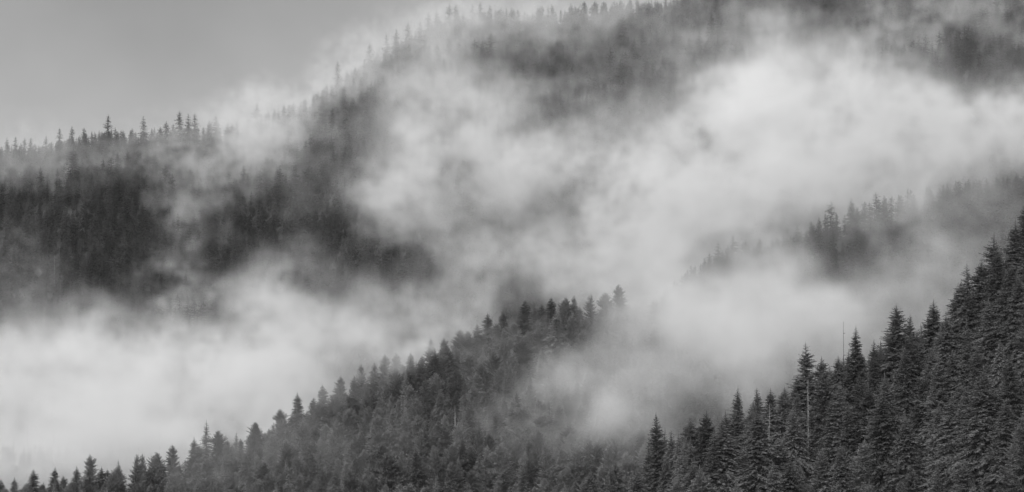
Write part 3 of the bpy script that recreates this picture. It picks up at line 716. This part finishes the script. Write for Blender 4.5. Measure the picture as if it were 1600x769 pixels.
def build_mist():
    xs = np.arange(MX0, MX1 + .1, MS, dtype=np.float32); ys = np.arange(MY0, MY1 + .1, MSY, dtype=np.float32); zs = np.arange(MZ0, MZ1 + .1, MS, dtype=np.float32)
    nx, ny, nz = len(xs), len(ys), len(zs)
    env = np.zeros((nx, ny, nz), np.float32)
    shp, stp = (nx, ny, nz), (MS, MSY, MS)
    wx = 13 * spectrum_noise(shp, stp, 4.0, 11, 90.); wz = 10 * spectrum_noise(shp, stp, 4.0, 12, 90.)   # billows: the banks' outlines wander
    def lay(u, v, dist, ru, rv, ry, tau, tilt):
        y0 = surf_y(u, v) + dist if dist < 0 else dist
        x0, z0 = float(azim(u)) * y0, float(elev(v)) * y0
        rx, rz = ru * y0 / F_PX, rv * y0 / F_PX
        R = 2.0 * max(rx, rz)
        ix = slice(*np.searchsorted(xs, [x0 - R, x0 + R])); iy = slice(*np.searchsorted(ys, [y0 - 2 * ry, y0 + 2 * ry])); iz = slice(*np.searchsorted(zs, [z0 - R, z0 + R]))
        dx = (xs[ix] - x0)[:, None, None]; dy = (ys[iy] - y0)[None, :, None]; dz = (zs[iz] - z0)[None, None, :]
        c, s = math.cos(math.radians(tilt)), math.sin(math.radians(tilt))
        dx = dx + wx[ix, iy, iz]; dz = dz + wz[ix, iy, iz]
        a = (dx * c + dz * s) / rx; b = (-dx * s + dz * c) / rz
        env[ix, iy, iz] += tau / (1.77 * ry) * np.exp(-(a * a + b * b + (dy / ry) ** 2))
    for bank in BANKS: lay(*bank)
    for u, v, dist, ru, rv, ry, amount in GAPS:
        y0 = surf_y(u, v) + dist if dist < 0 else dist
        x0, z0 = float(azim(u)) * y0, float(elev(v)) * y0
        rx, rz = ru * y0 / F_PX, rv * y0 / F_PX
        ix = slice(*np.searchsorted(xs, [x0 - 2.5 * rx - 20, x0 + 2.5 * rx + 20])); iy = slice(*np.searchsorted(ys, [y0 - 2 * ry, y0 + 2 * ry])); iz = slice(*np.searchsorted(zs, [z0 - 2.5 * rz - 20, z0 + 2.5 * rz + 20]))
        a = ((xs[ix] - x0)[:, None, None] + wx[ix, iy, iz]) / rx; b = ((zs[iz] - z0)[None, None, :] + wz[ix, iy, iz]) / rz
        env[ix, iy, iz] *= 1 - amount * np.exp(-(a * a + b * b + (((ys[iy] - y0) / ry) ** 4)[None, :, None]))
    for plume in PLUMES: lay(*plume)
    n1 = spectrum_noise(shp, stp, 3.3, 5, 200.)
    n2 = spectrum_noise(shp, stp, 2.2, 6)
    n4 = spectrum_noise(shp, stp, 1.2, 8, 60.)
    n3 = spectrum_noise(shp, stp, 3.4, 9, 90., (1.8, 1, .9))          # torn filaments
    rid = np.clip(1 - 1.3 * np.abs(n3), -.6, 1)
    den = 0.62 * env * np.clip(0.62 + .52 * n1 + .44 * n2 + .22 * n1 * n1 + .50 * rid + .14 * n4, 0.0, 4)
    den = np.where(den < 1.5e-4, 0, den)
    me = bpy.data.meshes.new('mist')
    me.vertices.add(den.size)
    me.attributes.new('thickness', 'FLOAT', 'POINT').data.foreach_set('value', den.transpose(2, 1, 0).ravel().astype(np.float32))   # x runs fastest
    o = bpy.data.objects.new('mist', me); scene.collection.objects.link(o)
    o['kind'] = 'stuff'; o['label'] = 'banks and wisps of pale mist filling the valleys and drifting up the slopes'
    m, n, l = mat('mist')
    out = n.new('ShaderNodeOutputMaterial'); pv = n.new('ShaderNodeVolumePrincipled')
    pv.inputs['Color'].default_value = (.982, .982, .982, 1); pv.inputs['Density'].default_value = 1.0; pv.inputs['Anisotropy'].default_value = 0.0
    l.new(pv.outputs[0], out.inputs['Volume'])
    g = bpy.data.node_groups.new('mist', 'GeometryNodeTree')
    g.interface.new_socket('Geometry', in_out='INPUT', socket_type='NodeSocketGeometry')
    g.interface.new_socket('Geometry', in_out='OUTPUT', socket_type='NodeSocketGeometry')
    n, l = g.nodes, g.links
    gi, go = n.new('NodeGroupInput'), n.new('NodeGroupOutput')
    vc = n.new('GeometryNodeVolumeCube'); sm = n.new('GeometryNodeSetMaterial'); sm.inputs['Material'].default_value = m
    vc.inputs['Min'].default_value = (xs[0], ys[0], zs[0]); vc.inputs['Max'].default_value = (xs[-1], ys[-1], zs[-1])
    vc.inputs['Resolution X'].default_value = nx; vc.inputs['Resolution Y'].default_value = ny; vc.inputs['Resolution Z'].default_value = nz
    pos = n.new('GeometryNodeInputPosition')
    sub = n.new('ShaderNodeVectorMath'); sub.operation = 'SUBTRACT'; sub.inputs[1].default_value = (xs[0], ys[0], zs[0])
    div = n.new('ShaderNodeVectorMath'); div.operation = 'DIVIDE'; div.inputs[1].default_value = (MS, MSY, MS)
    rnd = n.new('ShaderNodeVectorMath'); rnd.operation = 'ADD'; rnd.inputs[1].default_value = (.5, .5, .5)
    flo = n.new('ShaderNodeVectorMath'); flo.operation = 'FLOOR'
    sep = n.new('ShaderNodeSeparateXYZ')
    l.new(pos.outputs[0], sub.inputs[0]); l.new(sub.outputs[0], div.inputs[0]); l.new(div.outputs[0], rnd.inputs[0]); l.new(rnd.outputs[0], flo.inputs[0]); l.new(flo.outputs[0], sep.inputs[0])
    m1 = n.new('ShaderNodeMath'); m1.operation = 'MULTIPLY_ADD'; m1.inputs[1].default_value = ny
    m2 = n.new('ShaderNodeMath'); m2.operation = 'MULTIPLY_ADD'; m2.inputs[1].default_value = nx
    l.new(sep.outputs['Z'], m1.inputs[0]); l.new(sep.outputs['Y'], m1.inputs[2])
    l.new(m1.outputs[0], m2.inputs[0]); l.new(sep.outputs['X'], m2.inputs[2])
    si = n.new('GeometryNodeSampleIndex'); si.data_type = 'FLOAT'; si.domain = 'POINT'
    na = n.new('GeometryNodeInputNamedAttribute'); na.data_type = 'FLOAT'; na.inputs['Name'].default_value = 'thickness'
    l.new(gi.outputs[0], si.inputs['Geometry'])
    l.new([s for s in na.outputs if s.enabled and s.name == 'Attribute'][0], [s for s in si.inputs if s.enabled and s.name == 'Value'][0])
    l.new(m2.outputs[0], si.inputs['Index'])
    l.new([s for s in si.outputs if s.enabled][0], vc.inputs['Density'])
    l.new(vc.outputs[0], sm.inputs[0]); l.new(sm.outputs[0], go.inputs[0])
    o.modifiers.new('mist', 'NODES').node_group = g
    print('mist grid', nx, ny, nz, den.size)
build_mist()

# ------------------------------------------------------------------ even thin haze round everything
def build_haze():
    x, y0, y1, z0, z1 = 26000.0, -1000.0, 41000.0, -90.0, 560.0
    V = [(a, b, c) for c in (z0, z1) for b in (y0, y1) for a in (-x, x)]
    Q = [(0, 2, 3, 1), (4, 5, 7, 6), (0, 1, 5, 4), (2, 6, 7, 3), (0, 4, 6, 2), (1, 3, 7, 5)]
    me = new_mesh('haze', V, quads=Q)
    m, n, l = mat('haze')
    out = n.new('ShaderNodeOutputMaterial'); pv = n.new('ShaderNodeVolumePrincipled')
    pv.inputs['Color'].default_value = (.99, .99, .99, 1); pv.inputs['Density'].default_value = 1.3e-5; pv.inputs['Anisotropy'].default_value = 0.0
    l.new(pv.outputs[0], out.inputs['Volume'])
    me.materials.append(m)
    o = bpy.data.objects.new('haze', me); scene.collection.objects.link(o)
    o['kind'] = 'stuff'; o['label'] = 'thin even haze in the mountain air'
build_haze()
